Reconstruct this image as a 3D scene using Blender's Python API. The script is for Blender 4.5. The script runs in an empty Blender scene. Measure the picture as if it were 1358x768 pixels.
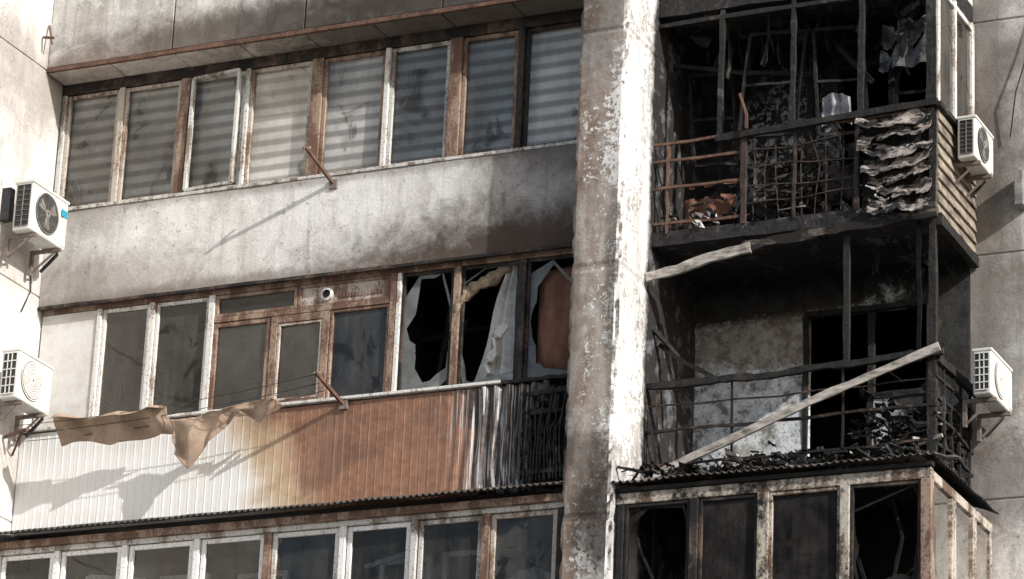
import bpy, bmesh, math, random
from mathutils import Vector, noise, Matrix
random.seed(7)
sc=bpy.context.scene
col=bpy.context.collection

# ------------------------------------------------------------------ materials
class M:
    def __init__(s,name,rough=.85,spec=.3,metal=0):
        s.m=bpy.data.materials.new(name);s.m.use_nodes=True
        s.nt=s.m.node_tree;s.b=s.nt.nodes['Principled BSDF'];s.o=s.nt.nodes['Material Output']
        s.b.inputs['Roughness'].default_value=rough
        s.b.inputs['Specular IOR Level'].default_value=spec
        s.b.inputs['Metallic'].default_value=metal
        s.g=s.nt.nodes.new('ShaderNodeNewGeometry')
    def n(s,t,**k):
        x=s.nt.nodes.new(t)
        for a,b in k.items(): setattr(x,a,b)
        return x
    def put(s,sock,v):
        if isinstance(v,bpy.types.NodeSocket): s.nt.links.new(v,sock)
        elif isinstance(v,tuple) and len(v)==3 and sock.type=='RGBA': sock.default_value=(*v,1)
        else: sock.default_value=v
    def pos(s,sx=1,sy=1,sz=1):
        x=s.n('ShaderNodeVectorMath',operation='MULTIPLY');s.put(x.inputs[0],s.g.outputs['Position']);x.inputs[1].default_value=(sx,sy,sz)
        return x.outputs[0]
    def noise(s,scale=5,detail=6,rough=.55,vec=None,dist=0):
        x=s.n('ShaderNodeTexNoise');s.put(x.inputs['Vector'],vec or s.pos())
        x.inputs['Scale'].default_value=scale;x.inputs['Detail'].default_value=detail
        x.inputs['Roughness'].default_value=rough;x.inputs['Distortion'].default_value=dist
        return x.outputs['Fac']
    def math(s,op,a,b=0,c=0,clamp=False):
        x=s.n('ShaderNodeMath',operation=op);x.use_clamp=clamp
        s.put(x.inputs[0],a);s.put(x.inputs[1],b);s.put(x.inputs[2],c);return x.outputs[0]
    def mr(s,v,a,b,c=0,d=1,smooth=False):
        x=s.n('ShaderNodeMapRange');x.interpolation_type='SMOOTHSTEP' if smooth else 'LINEAR'
        s.put(x.inputs['Value'],v)
        for k,q in zip(('From Min','From Max','To Min','To Max'),(a,b,c,d)): x.inputs[k].default_value=q
        return x.outputs['Result']
    def mix(s,f,a,b,blend='MIX'):
        x=s.n('ShaderNodeMix',data_type='RGBA',blend_type=blend)
        s.put(x.inputs['Factor'],f);s.put(x.inputs[6],a);s.put(x.inputs[7],b);return x.outputs[2]
    def xyz(s):
        x=s.n('ShaderNodeSeparateXYZ');s.put(x.inputs[0],s.g.outputs['Position']);return x.outputs
    def ell(s,cx,cz,rx,rz,soft=.5,nz=None,na=.8):
        v=s.xyz()
        dx=s.math('DIVIDE',s.math('SUBTRACT',v[0],cx),rx);dz=s.math('DIVIDE',s.math('SUBTRACT',v[2],cz),rz)
        r=s.math('SQRT',s.math('ADD',s.math('MULTIPLY',dx,dx),s.math('MULTIPLY',dz,dz)))
        if nz is not None: r=s.math('ADD',r,s.math('MULTIPLY',s.math('SUBTRACT',nz,.5),na))
        return s.mr(r,1+soft*.5,1-soft*.5,0,1,True)
    def bump(s,h,strength=.4,dist=.01):
        x=s.n('ShaderNodeBump');x.inputs['Strength'].default_value=strength;x.inputs['Distance'].default_value=dist
        s.put(x.inputs['Height'],h);s.nt.links.new(x.outputs[0],s.b.inputs['Normal'])
    def col(s,c): s.put(s.b.inputs['Base Color'],c)

def concrete(name,base,dark,stains=(),streak=.4,crack=.5,fleck=.6,spack=.5):
    m=M(name,.9,.2)
    big=m.noise(.9,9,.66,dist=.5);med=m.noise(3.6,9,.74,dist=.5);fine=m.noise(38,5,.7)
    st=m.noise(1,7,.65,vec=m.pos(8,8,.45));st2=m.noise(1,7,.7,vec=m.pos(2.2,2.2,.5))
    c=m.mix(m.mr(big,.42,.58),base,dark)
    c=m.mix(m.mr(med,.53,.63,0,.42),c,tuple(x*.6 for x in dark))
    c=m.mix(m.mr(med,.48,.40,0,spack),c,tuple(min(.84,x*1.15) for x in base))
    c=m.mix(m.mr(st2,.5,.60,0,.3),c,(dark[0]*.62,dark[1]*.56,dark[2]*.5))
    c=m.mix(m.mr(st,.52,.68,0,streak),c,tuple(x*.4 for x in dark))
    sp=m.noise(15,6,.75);c=m.mix(m.mr(sp,.615,.65,0,fleck),c,(.14,.115,.10))
    sp2=m.noise(9,6,.75,dist=.3);c=m.mix(m.mr(sp2,.40,.37,0,fleck),c,(.81,.80,.79))
    c=m.mix(m.mr(fine,.4,.7,0,.24),c,(.1,.1,.1))
    vo=m.n('ShaderNodeTexVoronoi',feature='DISTANCE_TO_EDGE')
    vv=m.n('ShaderNodeVectorMath',operation='ADD');m.put(vv.inputs[0],m.pos())
    nn=m.n('ShaderNodeTexNoise');nn.inputs['Scale'].default_value=2.2;nn.inputs['Detail'].default_value=8;m.put(nn.inputs['Vector'],m.pos());m.put(vv.inputs[1],nn.outputs['Color'])
    m.put(vo.inputs['Vector'],vv.outputs[0]);vo.inputs['Scale'].default_value=.9
    ck=m.math('MULTIPLY',m.mr(vo.outputs['Distance'],.007,.0),m.mr(big,.45,.52));c=m.mix(m.math('MULTIPLY',ck,crack),c,(.06,.055,.05))
    nz=m.noise(2.6,10,.76,dist=.6)
    for (cx,cz,rx,rz,s_,cc,soft) in stains:
        c=m.mix(m.math('MULTIPLY',m.ell(cx,cz,rx,rz,soft,nz,1.7),s_),c,cc)
    m.col(c)
    m.bump(m.math('ADD',m.math('MULTIPLY',med,.9),m.math('MULTIPLY',fine,.4)),.7,.015)
    return m.m

mat={}
mat['par1']=concrete('painted_concrete_parapet',(.82,.81,.79),(.67,.655,.63),
  [(-.1,15.3,1.5,1.2,.45,(.12,.10,.085),1.3),(-.7,14.74,2.4,.55,.95,(.06,.042,.032),1.2),(-6.4,14.85,1.4,.5,.65,(.2,.165,.14),1.2),(-4.5,14.75,2.5,.14,.6,(.13,.10,.08),1.1),(-6.6,15.9,.9,.3,.4,(.2,.17,.14),1.),(-3.4,15.95,3.6,.10,.5,(.15,.13,.11),1.1),(-.3,15.95,.9,.35,.6,(.05,.04,.035),1.)])
mat['par0']=concrete('painted_concrete_band',(.72,.705,.68),(.53,.51,.48),
  [(-4.2,17.78,2.3,.33,.85,(.07,.053,.042),1.1),(-1.3,17.8,2.6,.7,.92,(.045,.038,.033),1.1),(-6.4,17.66,1.0,.16,.5,(.18,.12,.09),1.)])
mat['wallL']=concrete('side_wall_plaster',(.75,.735,.71),(.62,.60,.57),
  [(-6.95,17.45,9,.5,.5,(.26,.21,.17),1.3),(-6.95,15.1,9,.35,.3,(.3,.26,.22),1.2),(-6.95,12.7,9,.3,.3,(.3,.26,.22),1.2)],fleck=.4,streak=.25)
mat['wallR']=concrete('gable_plaster',(.76,.745,.72),(.60,.58,.55),
  [(3.8,16.9,.6,1.7,.7,(.1,.08,.07),1.2),(3.75,14.5,.6,2.4,.7,(.09,.07,.055),1.2),(4.0,12.2,.7,.6,.6,(.1,.07,.06),1.2),(4.35,14.2,.6,.4,.3,(.2,.16,.13),1.2)])
mat['lower']=concrete('lower_wall_concrete',(.5,.49,.46),(.4,.38,.35))
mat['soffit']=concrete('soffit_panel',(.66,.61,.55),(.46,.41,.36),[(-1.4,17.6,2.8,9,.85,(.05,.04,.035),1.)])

def pillar_mat():
    m=M('heat_flaked_pillar_concrete',.9,.2)
    v=m.xyz()
    nrm=m.n('ShaderNodeSeparateXYZ');m.put(nrm.inputs[0],m.g.outputs['Normal'])
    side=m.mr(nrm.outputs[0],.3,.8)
    big=m.noise(1.3,8,.62,dist=.5,vec=m.pos(1.5,1.5,.6));med=m.noise(7,8,.7);f1=m.noise(20,6,.75);f2=m.noise(60,3,.6)
    base=m.mix(m.mr(big,.4,.58),(.43,.39,.355),(.23,.17,.135))
    base=m.mix(m.mr(med,.5,.66,0,.65),base,(.52,.50,.48))
    base=m.mix(m.mr(f1,.55,.64,0,.65),base,(.12,.09,.075))
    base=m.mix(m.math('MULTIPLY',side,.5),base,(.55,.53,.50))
    xr=m.mr(v[0],.0,.5,-.12,.05)
    q=m.math('ADD',m.math('ADD',m.math('MULTIPLY',f1,.7),m.math('MULTIPLY',med,.3)),m.math('MULTIPLY',m.math('SUBTRACT',big,.5),.6))
    q=m.math('ADD',q,m.math('ADD',xr,m.math('MULTIPLY',side,.06)))
    fl=m.mr(q,.53,.545)
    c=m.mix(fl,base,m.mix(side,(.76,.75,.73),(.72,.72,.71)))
    st=m.noise(1,6,.6,vec=m.pos(9,9,.45));c=m.mix(m.mr(st,.52,.7,0,.35),c,(.12,.09,.07))
    nz=m.noise(3,10,.74,dist=.5)
    for (cx,cz,rx,rz,s_) in [(.45,11.5,.3,.7,.9),(.1,17.4,.5,.9,.5),(.5,14.2,.10,1.1,.6),(.2,12.2,.5,.25,.5),(.0,13.6,.12,1.6,.5)]:
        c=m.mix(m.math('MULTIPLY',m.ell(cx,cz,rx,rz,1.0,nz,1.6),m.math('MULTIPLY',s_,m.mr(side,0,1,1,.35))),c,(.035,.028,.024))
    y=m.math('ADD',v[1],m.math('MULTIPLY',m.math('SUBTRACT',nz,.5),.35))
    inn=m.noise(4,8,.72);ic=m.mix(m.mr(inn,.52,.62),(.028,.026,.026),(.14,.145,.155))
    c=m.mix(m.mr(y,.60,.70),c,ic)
    m.col(c);m.bump(m.math('ADD',m.math('MULTIPLY',fl,.5),m.math('ADD',med,m.math('MULTIPLY',f2,.3))),.8,.014)
    return m.m
mat['pillar']=pillar_mat()

def charred(name,ash=.5,tone=(.16,.155,.15),blk=(.012,.0115,.011)):
    m=M(name,.75,.3)
    a=m.noise(3,9,.72,dist=.6);b=m.noise(16,6,.7);c=m.mix(m.mr(b,.4,.65),blk,tuple(x*2.6 for x in blk))
    c=m.mix(m.mr(a,.56,.62,0,ash),c,tone)
    m.col(c);m.bump(m.math('ADD',a,b),.9,.02);return m.m
mat['char']=charred('charred_surface',.35)
mat['charw']=charred('charred_timber',.5,(.075,.06,.05),(.011,.0105,.010))
mat['slab']=charred('sooty_concrete_slab',.75,(.14,.13,.12),(.014,.013,.013))
mat['ashd']=charred('ash_grey_debris',.8,(.38,.37,.36),(.03,.029,.028))
mat['room']=charred('burnt_room_wall',.25,(.06,.055,.05),(.008,.008,.008))

def backwall():
    m=M('burnt_balcony_back_wall',.9,.2)
    a=m.noise(1.6,9,.7,dist=.6);b=m.noise(7,8,.76);f=m.noise(26,5,.75)
    pal=m.mix(m.mr(a,.42,.58),(.60,.64,.67),(.42,.41,.395))
    pal=m.mix(m.mr(b,.53,.56,0,.85),pal,(.78,.80,.82))
    pal=m.mix(m.mr(b,.465,.43,0,.8),pal,(.13,.12,.11))
    pal=m.mix(m.mr(f,.57,.64,0,.75),pal,(.08,.07,.065))
    c=pal
    nz=m.noise(2.4,10,.78,dist=.8)
    for (cx,cz,rx,rz,s_,cc) in [(1.2,14.7,2.4,.42,.97,(.025,.023,.022)),(3.7,13.6,1.0,1.6,.96,(.02,.019,.018)),(1.7,14.05,1.4,.28,.6,(.22,.16,.11)),(1.5,12.0,2.2,.3,.8,(.03,.028,.026)),(3.0,16.4,2.6,1.3,.96,(.014,.013,.013)),(.5,16.8,1.0,1.4,.93,(.018,.016,.016)),(2.0,17.6,3,.35,.95,(.015,.014,.014)),(2.0,15.2,3,.6,.95,(.015,.014,.014))]:
        c=m.mix(m.math('MULTIPLY',m.ell(cx,cz,rx,rz,.4,nz,2.0),s_),c,cc)
    fl=m.mr(m.noise(11,8,.78),.52,.55)
    c=m.mix(m.math('MULTIPLY',m.math('MULTIPLY',m.ell(1.6,16.5,.6,.55,.8,nz,1.5),fl),.8),c,(.5,.5,.5))
    m.col(c);m.bump(m.math('ADD',a,b),.9,.015);return m.m
mat['back']=backwall()

def frame_mat(name,white,brown,thr=.5,sc_=5,soft=.12,soot_or_refl=0):
    m=M(name,.65,.3)
    a=m.noise(1,8,.68,vec=m.pos(sc_,sc_,sc_*.35));b=m.noise(35,5,.65)
    q=m.math('ADD',a,m.math('MULTIPLY',m.math('SUBTRACT',b,.5),.35))
    c=m.mix(m.mr(q,thr-soft/2,thr+soft/2),white,brown)
    c=m.mix(m.mr(b,.53,.66,0,.6),c,tuple(x*.4 for x in brown))
    if soot_or_refl:
        s=m.noise(2.2,8,.75);c=m.mix(m.mr(s,.62-soot_or_refl*.3,.70-soot_or_refl*.3),c,(.016,.0145,.014))
    m.col(c);m.bump(b,.4,.005);return m.m
mat['frm_tan']=frame_mat('weathered_tan_frame',(.50,.45,.39),(.21,.14,.10),.52)
mat['frm_brn']=frame_mat('rusty_brown_frame',(.33,.24,.18),(.145,.085,.06),.48)
mat['frm_wht']=frame_mat('old_white_frame',(.70,.69,.66),(.28,.21,.17),.57)
mat['frm_grey']=frame_mat('grey_metal_sill',(.58,.57,.54),(.22,.175,.145),.54)
mat['frm_pvc']=frame_mat('white_plastic_frame',(.80,.80,.80),(.5,.47,.44),.62)
mat['frm_burn']=frame_mat('scorched_cream_frame',(.50,.455,.39),(.13,.085,.06),.5,4,.12,.32)
mat['frm_burn2']=frame_mat('scorched_brown_frame',(.13,.09,.07),(.035,.026,.022),.46,6,.2,.55)
mat['rust']=frame_mat('rusted_steel',(.20,.11,.075),(.08,.045,.033),.48,8,.3)
mat['rustb']=frame_mat('burnt_rusted_steel',(.12,.075,.05),(.02,.017,.015),.46,6,.12,.5)

def glass(name,dust,lo,hi,tint=.75,sc_=1.8,gl=.03,refl=1.0,soot_or_refl=.0):  # dust and smoky tone also stand in for tree and sky reflections
    m=M(name);nt=m.nt
    tr=m.n('ShaderNodeBsdfTransparent');tr.inputs[0].default_value=(tint,tint,tint*.98,1)
    g=m.n('ShaderNodeBsdfGlossy');g.inputs['Roughness'].default_value=gl;g.inputs[0].default_value=(.9,.87,.82,1)
    wob=m.n('ShaderNodeBump');wob.inputs['Strength'].default_value=.15;wob.inputs['Distance'].default_value=.05;m.put(wob.inputs['Height'],m.noise(1.5,2));nt.links.new(wob.outputs[0],g.inputs['Normal'])
    fr=m.n('ShaderNodeFresnel');fr.inputs[0].default_value=1.5
    mx=m.n('ShaderNodeMixShader');m.put(mx.inputs[0],m.math('MULTIPLY',fr.outputs[0],refl,clamp=True));nt.links.new(tr.outputs[0],mx.inputs[1]);nt.links.new(g.outputs[0],mx.inputs[2])
    d=m.n('ShaderNodeBsdfDiffuse')
    q=m.noise(sc_,9,.7,dist=.6);s=m.noise(1,6,.7,vec=m.pos(10,10,1.0))
    f=m.mr(m.math('ADD',m.math('MULTIPLY',q,.65),m.math('MULTIPLY',s,.35)),.40,.62,lo,hi)
    if soot_or_refl:
        k=m.noise(2.0,9,.7,dist=1.0);k2=m.mr(k,.56,.63,0,soot_or_refl);f=m.math('MAXIMUM',f,k2);m.put(d.inputs[0],m.mix(m.mr(k,.55,.59),dust,(.035,.03,.027)))  # dark blotches: soot, and tree reflections painted into the glass colour
    else: d.inputs[0].default_value=(*dust,1)
    m2=m.n('ShaderNodeMixShader');m.put(m2.inputs[0],f);nt.links.new(mx.outputs[0],m2.inputs[1]);nt.links.new(d.outputs[0],m2.inputs[2])
    nt.links.new(m2.outputs[0],m.o.inputs[0]);return m.m
mat['gl1']=glass('soot_and_reflection_glass',(.16,.145,.13),.02,.25,.95,2.2,soot_or_refl=.55)  # blotches here paint dark tree reflections along with soot
mat['gl2']=glass('dusty_window_glass',(.15,.145,.132),.10,.5,.6,1.3,soot_or_refl=.5)
mat['gl2b']=glass('cleaner_window_glass',(.14,.135,.125),.03,.38,.6,1.3,refl=.9)
mat['gl3']=glass('smoked_window_glass',(.05,.045,.042),.15,.85,.4,2.2,refl=.25,soot_or_refl=.9)
mat['glb']=glass('broken_grey_glass',(.25,.255,.25),.45,.85,.6,3)

def blind():
    m=M('zebra_blind_fabric',.8,.2)
    v=m.xyz();w=m.math('PINGPONG',m.math('ADD',v[2],m.math('MULTIPLY',m.math('SUBTRACT',m.noise(.7,2),.5),.03)),.078)
    f=m.mr(w,.02,.055,0,1,True);n=m.noise(1.1,7,.65)
    a=m.mix(m.mr(n,.40,.62),(.84,.84,.83),(.55,.53,.50))
    c=m.mix(f,m.mix(.68,a,(.2,.195,.185)),a);m.col(c);return m.m
mat['blind']=blind()
def simple(name,c1,c2,scale=4,rough=.8,bs=.3,vec=(1,1,1),metal=0,thr=(.38,.62)):
    m=M(name,rough,.3,metal);a=m.noise(scale,8,.7,vec=m.pos(*vec));b=m.noise(scale*7,4,.65)
    m.col(m.mix(m.mr(m.math('ADD',m.math('MULTIPLY',a,.75),m.math('MULTIPLY',b,.25)),*thr),c1,c2));m.bump(m.math('ADD',a,m.math('MULTIPLY',b,.4)),bs,.012);return m.m
mat['curtain']=simple('grey_curtain_cloth',(.76,.75,.73),(.42,.41,.39),3,.9,.2)
mat['cloth']=simple('beige_laundry_cloth',(.44,.33,.25),(.29,.21,.155),5,.95,.3)
mat['board']=simple('rust_brown_board',(.27,.125,.08),(.12,.058,.042),5,.8,.4,(1,1,.5))
mat['foam']=simple('scorched_insulation',(.44,.36,.24),(.10,.07,.05),9,.95,.8)
mat['plank']=simple('bare_grey_timber',(.52,.48,.43),(.08,.068,.06),2.4,.85,.6,(1.4,6,6),0,(.42,.64))
mat['plankc']=simple('half_charred_timber',(.25,.20,.16),(.018,.016,.015),1.6,.85,.6,(1.5,5,5),0,(.3,.46))
mat['ac']=simple('ac_white_casing',(.72,.72,.70),(.56,.54,.5),3,.5,.05)
mat['acdirty']=simple('ac_grille_grey',(.30,.29,.28),(.12,.11,.1),6,.6,.1)
mat['dark']=simple('dark_coil',(.02,.02,.022),(.05,.05,.05),20,.6,.3)
mat['sticker']=simple('blue_sticker',(.03,.33,.45),(.03,.28,.4),3,.4,0)
mat['wire']=simple('black_cable',(.02,.02,.02),(.04,.04,.04),5,.6,0)
mat['steel']=simple('grey_steel_bracket',(.25,.22,.20),(.13,.09,.07),9,.6,.2)
mat['awn']=simple('sooty_awning_sheet',(.12,.105,.095),(.03,.027,.025),5,.6,.3)
mat['inner']=simple('loggia_inner_wall',(.18,.172,.16),(.09,.087,.083),2,.9,.2)
mat['wpanel']=simple('white_wall_panel',(.72,.71,.69),(.50,.46,.42),1.6,.8,.3)
mat['towel']=simple('sooty_towel',(.45,.45,.46),(.12,.12,.12),6,.9,.3)
mat['whitestuff']=simple('white_scrap',(.7,.7,.7),(.45,.45,.45),9,.8,.4)
mat['asphalt']=simple('asphalt',(.055,.055,.055),(.04,.04,.04),6,.9,.3)
mat['grille']=simple('sooty_thin_bars',(.09,.062,.05),(.016,.014,.013),7,.7,.3)
mat['palepatch']=simple('pale_patch_grey',(.3,.3,.31),(.05,.05,.05),4,.9,.5,(1,1,1),0,(.42,.56))  # pale grey broken up by near-black noise

def siding2():
    m=M('fire_scorched_metal_siding',.5,.4)
    v=m.xyz();nz=m.noise(1.5,9,.68,dist=.5);fn=m.noise(12,7,.7);st=m.noise(1,6,.6,vec=m.pos(14,14,.5));fs=m.noise(1,5,.6,vec=m.pos(34,34,.4))
    x=m.math('ADD',v[0],m.math('MULTIPLY',m.math('SUBTRACT',nz,.5),1.2))
    xs=m.math('SUBTRACT',x,m.math('MULTIPLY',m.math('SUBTRACT',v[2],12.5),-.5))
    xs=m.math('ADD',xs,m.math('MULTIPLY',m.math('SUBTRACT',st,.5),.25))
    wht=m.mix(m.mr(fn,.48,.68,0,.25),(.80,.80,.79),(.6,.58,.55))
    rib=m.math('PINGPONG',v[0],.0525);wht=m.mix(m.mr(rib,.004,.0,0,.6),wht,(.42,.41,.40))
    brn=m.mix(m.mr(fn,.38,.6),(.34,.18,.11),(.23,.115,.072))
    brn=m.mix(m.mr(nz,.48,.62,0,.65),brn,(.13,.07,.05))
    brn=m.mix(m.mr(fs,.5,.64,0,.3),brn,(.38,.24,.17));brn=m.mix(m.mr(rib,.004,.0,0,.5),brn,(.07,.045,.035))
    c=m.mix(m.mr(xs,-4.15,-3.65),wht,(.62,.49,.33))
    c=m.mix(m.mr(xs,-3.9,-3.15),c,brn)
    x=m.math('ADD',x,m.math('MULTIPLY',m.math('SUBTRACT',st,.5),.5))
    c=m.mix(m.mr(x,-1.35,-1.1),c,m.mix(m.mr(fn,.45,.58),(.02,.018,.017),(.085,.06,.05)))
    c=m.mix(m.math('MULTIPLY',m.mr(x,-1.5,-1.25),m.mr(fs,.53,.57)),c,(.52,.51,.50))
    c=m.mix(m.mr(x,-.6,-.4,0,.95),c,(.018,.016,.015))
    m.put(m.b.inputs['Roughness'],m.mr(x,-1.5,-1,.55,.42))
    m.col(c);m.bump(fn,.2,.004);return m.m
mat['siding']=siding2()
mat['buckle']=simple('buckled_burnt_cladding',(.34,.30,.27),(.016,.015,.014),3,.55,.5,(1,1,3),0,(.45,.54))
mat['sidebd']=simple('smoked_side_boards',(.40,.34,.27),(.055,.043,.036),2.4,.8,.3,(1,1,2))

# ------------------------------------------------------------------ mesh helpers
def empty(name,loc=(0,0,0)):
    e=bpy.data.objects.new(name,None);e.location=loc;col.objects.link(e);return e
def obj(name,bm,m,parent=None,bevel=0,smooth=False,seg=2):
    me=bpy.data.meshes.new(name);bmesh.ops.recalc_face_normals(bm,faces=bm.faces);bm.to_mesh(me);bm.free()
    if smooth:
        for p in me.polygons:p.use_smooth=True
    o=bpy.data.objects.new(name,me);col.objects.link(o)
    for k in (m if isinstance(m,list) else [m]): me.materials.append(mat[k] if isinstance(k,str) else k)
    if parent:o.parent=parent
    if bevel:
        b=o.modifiers.new('b','BEVEL');b.width=bevel;b.segments=seg;b.limit_method='ANGLE'
    return o
def B(bm,x0,x1,y0,y1,z0,z1,mi=0):
    v=[bm.verts.new((x,y,z)) for x in (x0,x1) for y in (y0,y1) for z in (z0,z1)]
    for f in ((0,1,3,2),(4,6,7,5),(0,4,5,1),(2,3,7,6),(0,2,6,4),(1,5,7,3)):
        fc=bm.faces.new([v[i] for i in f]);fc.material_index=mi
def box(name,x0,x1,y0,y1,z0,z1,m,parent=None,bevel=.006):
    bm=bmesh.new();B(bm,x0,x1,y0,y1,z0,z1);return obj(name,bm,m,parent,bevel)
def SW(bm,pts,w,h,jit=0,seg=.12,mi=0,taper=0,up=Vector((0,0,1)),rnd=None,kv=.14):
    rnd=rnd or random
    P=[Vector(p) for p in pts];Q=[P[0]]
    for a,b in zip(P,P[1:]):
        n=max(1,int((b-a).length/seg))
        for i in range(1,n+1):Q.append(a.lerp(b,i/n))
    rings=[];N=len(Q);off=rnd.uniform(0,50)
    for i,p in enumerate(Q):
        t=(Q[min(i+1,N-1)]-Q[max(i-1,0)]).normalized()
        u=up if abs(t.dot(up))<.9 else Vector((0,1,0))
        s=t.cross(u).normalized();u2=s.cross(t).normalized()
        c=p+(Vector((nz(p.x*2.2,p.z*2.2,off),nz(p.y,p.z*2.2,off+9),nz(p.x*2.2,p.y,off+5)))*2.2+Vector((rnd.uniform(-1,1),rnd.uniform(-1,1),rnd.uniform(-1,1)))*.35)*jit
        k=1+(rnd.uniform(-kv,kv) if jit else 0)-taper*i/N
        rings.append([bm.verts.new(c+s*a*w/2*k+u2*b*h/2*k) for a,b in((-1,-1),(1,-1),(1,1),(-1,1))])
    for a,b in zip(rings,rings[1:]):
        for j in range(4):
            f=bm.faces.new((a[j],a[(j+1)%4],b[(j+1)%4],b[j]));f.material_index=mi
    for r in (rings[0],rings[-1]):
        f=bm.faces.new(r);f.material_index=mi
def bar(name,pts,w,h,m,parent=None,jit=0,seg=.12,taper=0):
    bm=bmesh.new();SW(bm,pts,w,h,jit,seg,0,taper);return obj(name,bm,m,parent,.003 if not jit else 0)
def grid(name,fn,nu,nv,m,parent=None,smooth=True,solid=0,keep=None):
    bm=bmesh.new();V=[[bm.verts.new(fn(i/nu,j/nv)) for j in range(nv+1)] for i in range(nu+1)]
    for i in range(nu):
        for j in range(nv):
            if keep is None or keep((i+.5)/nu,(j+.5)/nv): bm.faces.new((V[i][j],V[i+1][j],V[i+1][j+1],V[i][j+1]))
    o=obj(name,bm,m,parent,0,smooth)
    if solid:
        s=o.modifiers.new('s','SOLIDIFY');s.thickness=solid
    return o
def nz(x,y,z): return noise.noise(Vector((x,y,z)))

# ------------------------------------------------------------------ building shell
bld=empty('apartment_building')
XL=-6.95;F=.45
def panelwall(name,axis,a0,a1,z0,z1,c,m,seams,thick=.3):
    bm=bmesh.new();zs=[z0]+[s for s in seams if z0<s<z1]+[z1]
    for za,zb in zip(zs,zs[1:]):
        g=.007
        if axis=='x': B(bm,c-thick,c,a0,a1,za+g,zb-g)
        else: B(bm,a0,a1,c,c+thick,za+g,zb-g)
    obj(name,bm,m,bld,.012)
    bm=bmesh.new()
    if axis=='x': B(bm,c-thick,c-.015,a0+.01,a1-.01,z0,z1)
    else: B(bm,a0+.01,a1-.01,c+.015,c+thick-.005,z0,z1)
    obj(name+'_joint_mortar',bm,'lower',bld)
panelwall('left_wing_side_wall','x',-6,.38,0,24,XL,'wallL',[1.15+2.75*k for k in range(9)])
box('left_wing_block',-16,XL-.31,-6,8,0,24,'wallL',bld)
box('left_wall_inner_return',XL-.3,XL-.002,.385,2.3,0,24,'wallL',bld)
panelwall('right_main_wall','y',3.72,12,0,24,2.1,'wallR',[1.04+2.75*k for k in range(9)])
box('right_wall_core',3.72,12,2.41,8,0,24,'lower',bld)
box('right_wall_vertical_joint',4.585,4.6,2.09,2.12,0,24,'lower',bld,0)

bm=bmesh.new()
for a,b in ((XL+.003,-5.27),(-5.255,-3.53),(-3.515,-1.78),(-1.765,-.004)): B(bm,a,b,.07,.25,17.68,18.9)
obj('upper_parapet_panels',bm,'par0',bld,.01)
box('upper_parapet_backing',XL+.01,-.01,.1,.3,17.7,18.88,'slab',bld)
bar('upper_rust_strip',[(XL+.01,.075,17.645),(-.005,.075,17.645)],.04,.05,'rust',bld,.002,.3)
bm=bmesh.new();x=XL+.02
while x<-.1:
    x2=min(x+.86,-.01);B(bm,x,x2-.012,.095,.47,17.605+random.uniform(-.004,.004),17.63);x=x2
obj('soffit_panels',bm,'soffit',bld,.004)
box('loggia_floor_slab_upper',XL,-.0,.3,2.3,17.64,17.85,'inner',bld)
box('upper_window_backing',XL,-.01,.5,.6,18.9,20.4,'slab',bld)
box('top_wall',XL,0,.3,.5,20.2,24,'par0',bld)
def parfn(u,v):
    X=XL+.003+u*(6.94);Z=14.77+v*1.17
    return Vector((X,.375+.010*nz(X*1.3,Z*1.3,1)+.003*nz(X*6,Z*6,3),Z))
grid('middle_parapet_face',parfn,200,36,'par1',bld)
box('middle_parapet_core',XL+.003,-.003,.395,.55,14.77,15.935,'par1',bld,.004)
bar('middle_parapet_lower_edge',[(XL+.01,.37,14.755),(-.005,.37,14.755)],.05,.035,'frm_burn2',bld,.003,.25)
box('loggia_floor_slab_middle',XL,-.0,.47,2.3,14.80,15.0,'inner',bld)
box('loggia_floor_slab_lower',XL,-.0,.4,2.3,12.0,12.2,'inner',bld)
box('loggia_floor_slab_bottom',XL,0,.1,2.3,9.2,9.45,'inner',bld)
box('lower_parapet',XL,0,.06,.25,9.2,10.42,'par1',bld)
for k,(z0,z1) in enumerate(((0,3.0),(3.7,6.0),(7.2,9.2))): box('lower_facade_%d'%k,XL,0,.1,2.2,z0,z1,'lower',bld)
box('lower_facade_glazing_backing',XL,0,.5,2.2,3.0,7.2,'inner',bld)
box('loggia_back_wall',XL,.0,2.3,2.6,9.2,24,'inner',bld)
for x in (-5.4,-2.4):
    for z in (15.0,12.2): box('room_window_%d_%d'%(x*10,z),x,x+1.5,2.26,2.31,z+.8,z+2.1,'dark',bld)

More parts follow.
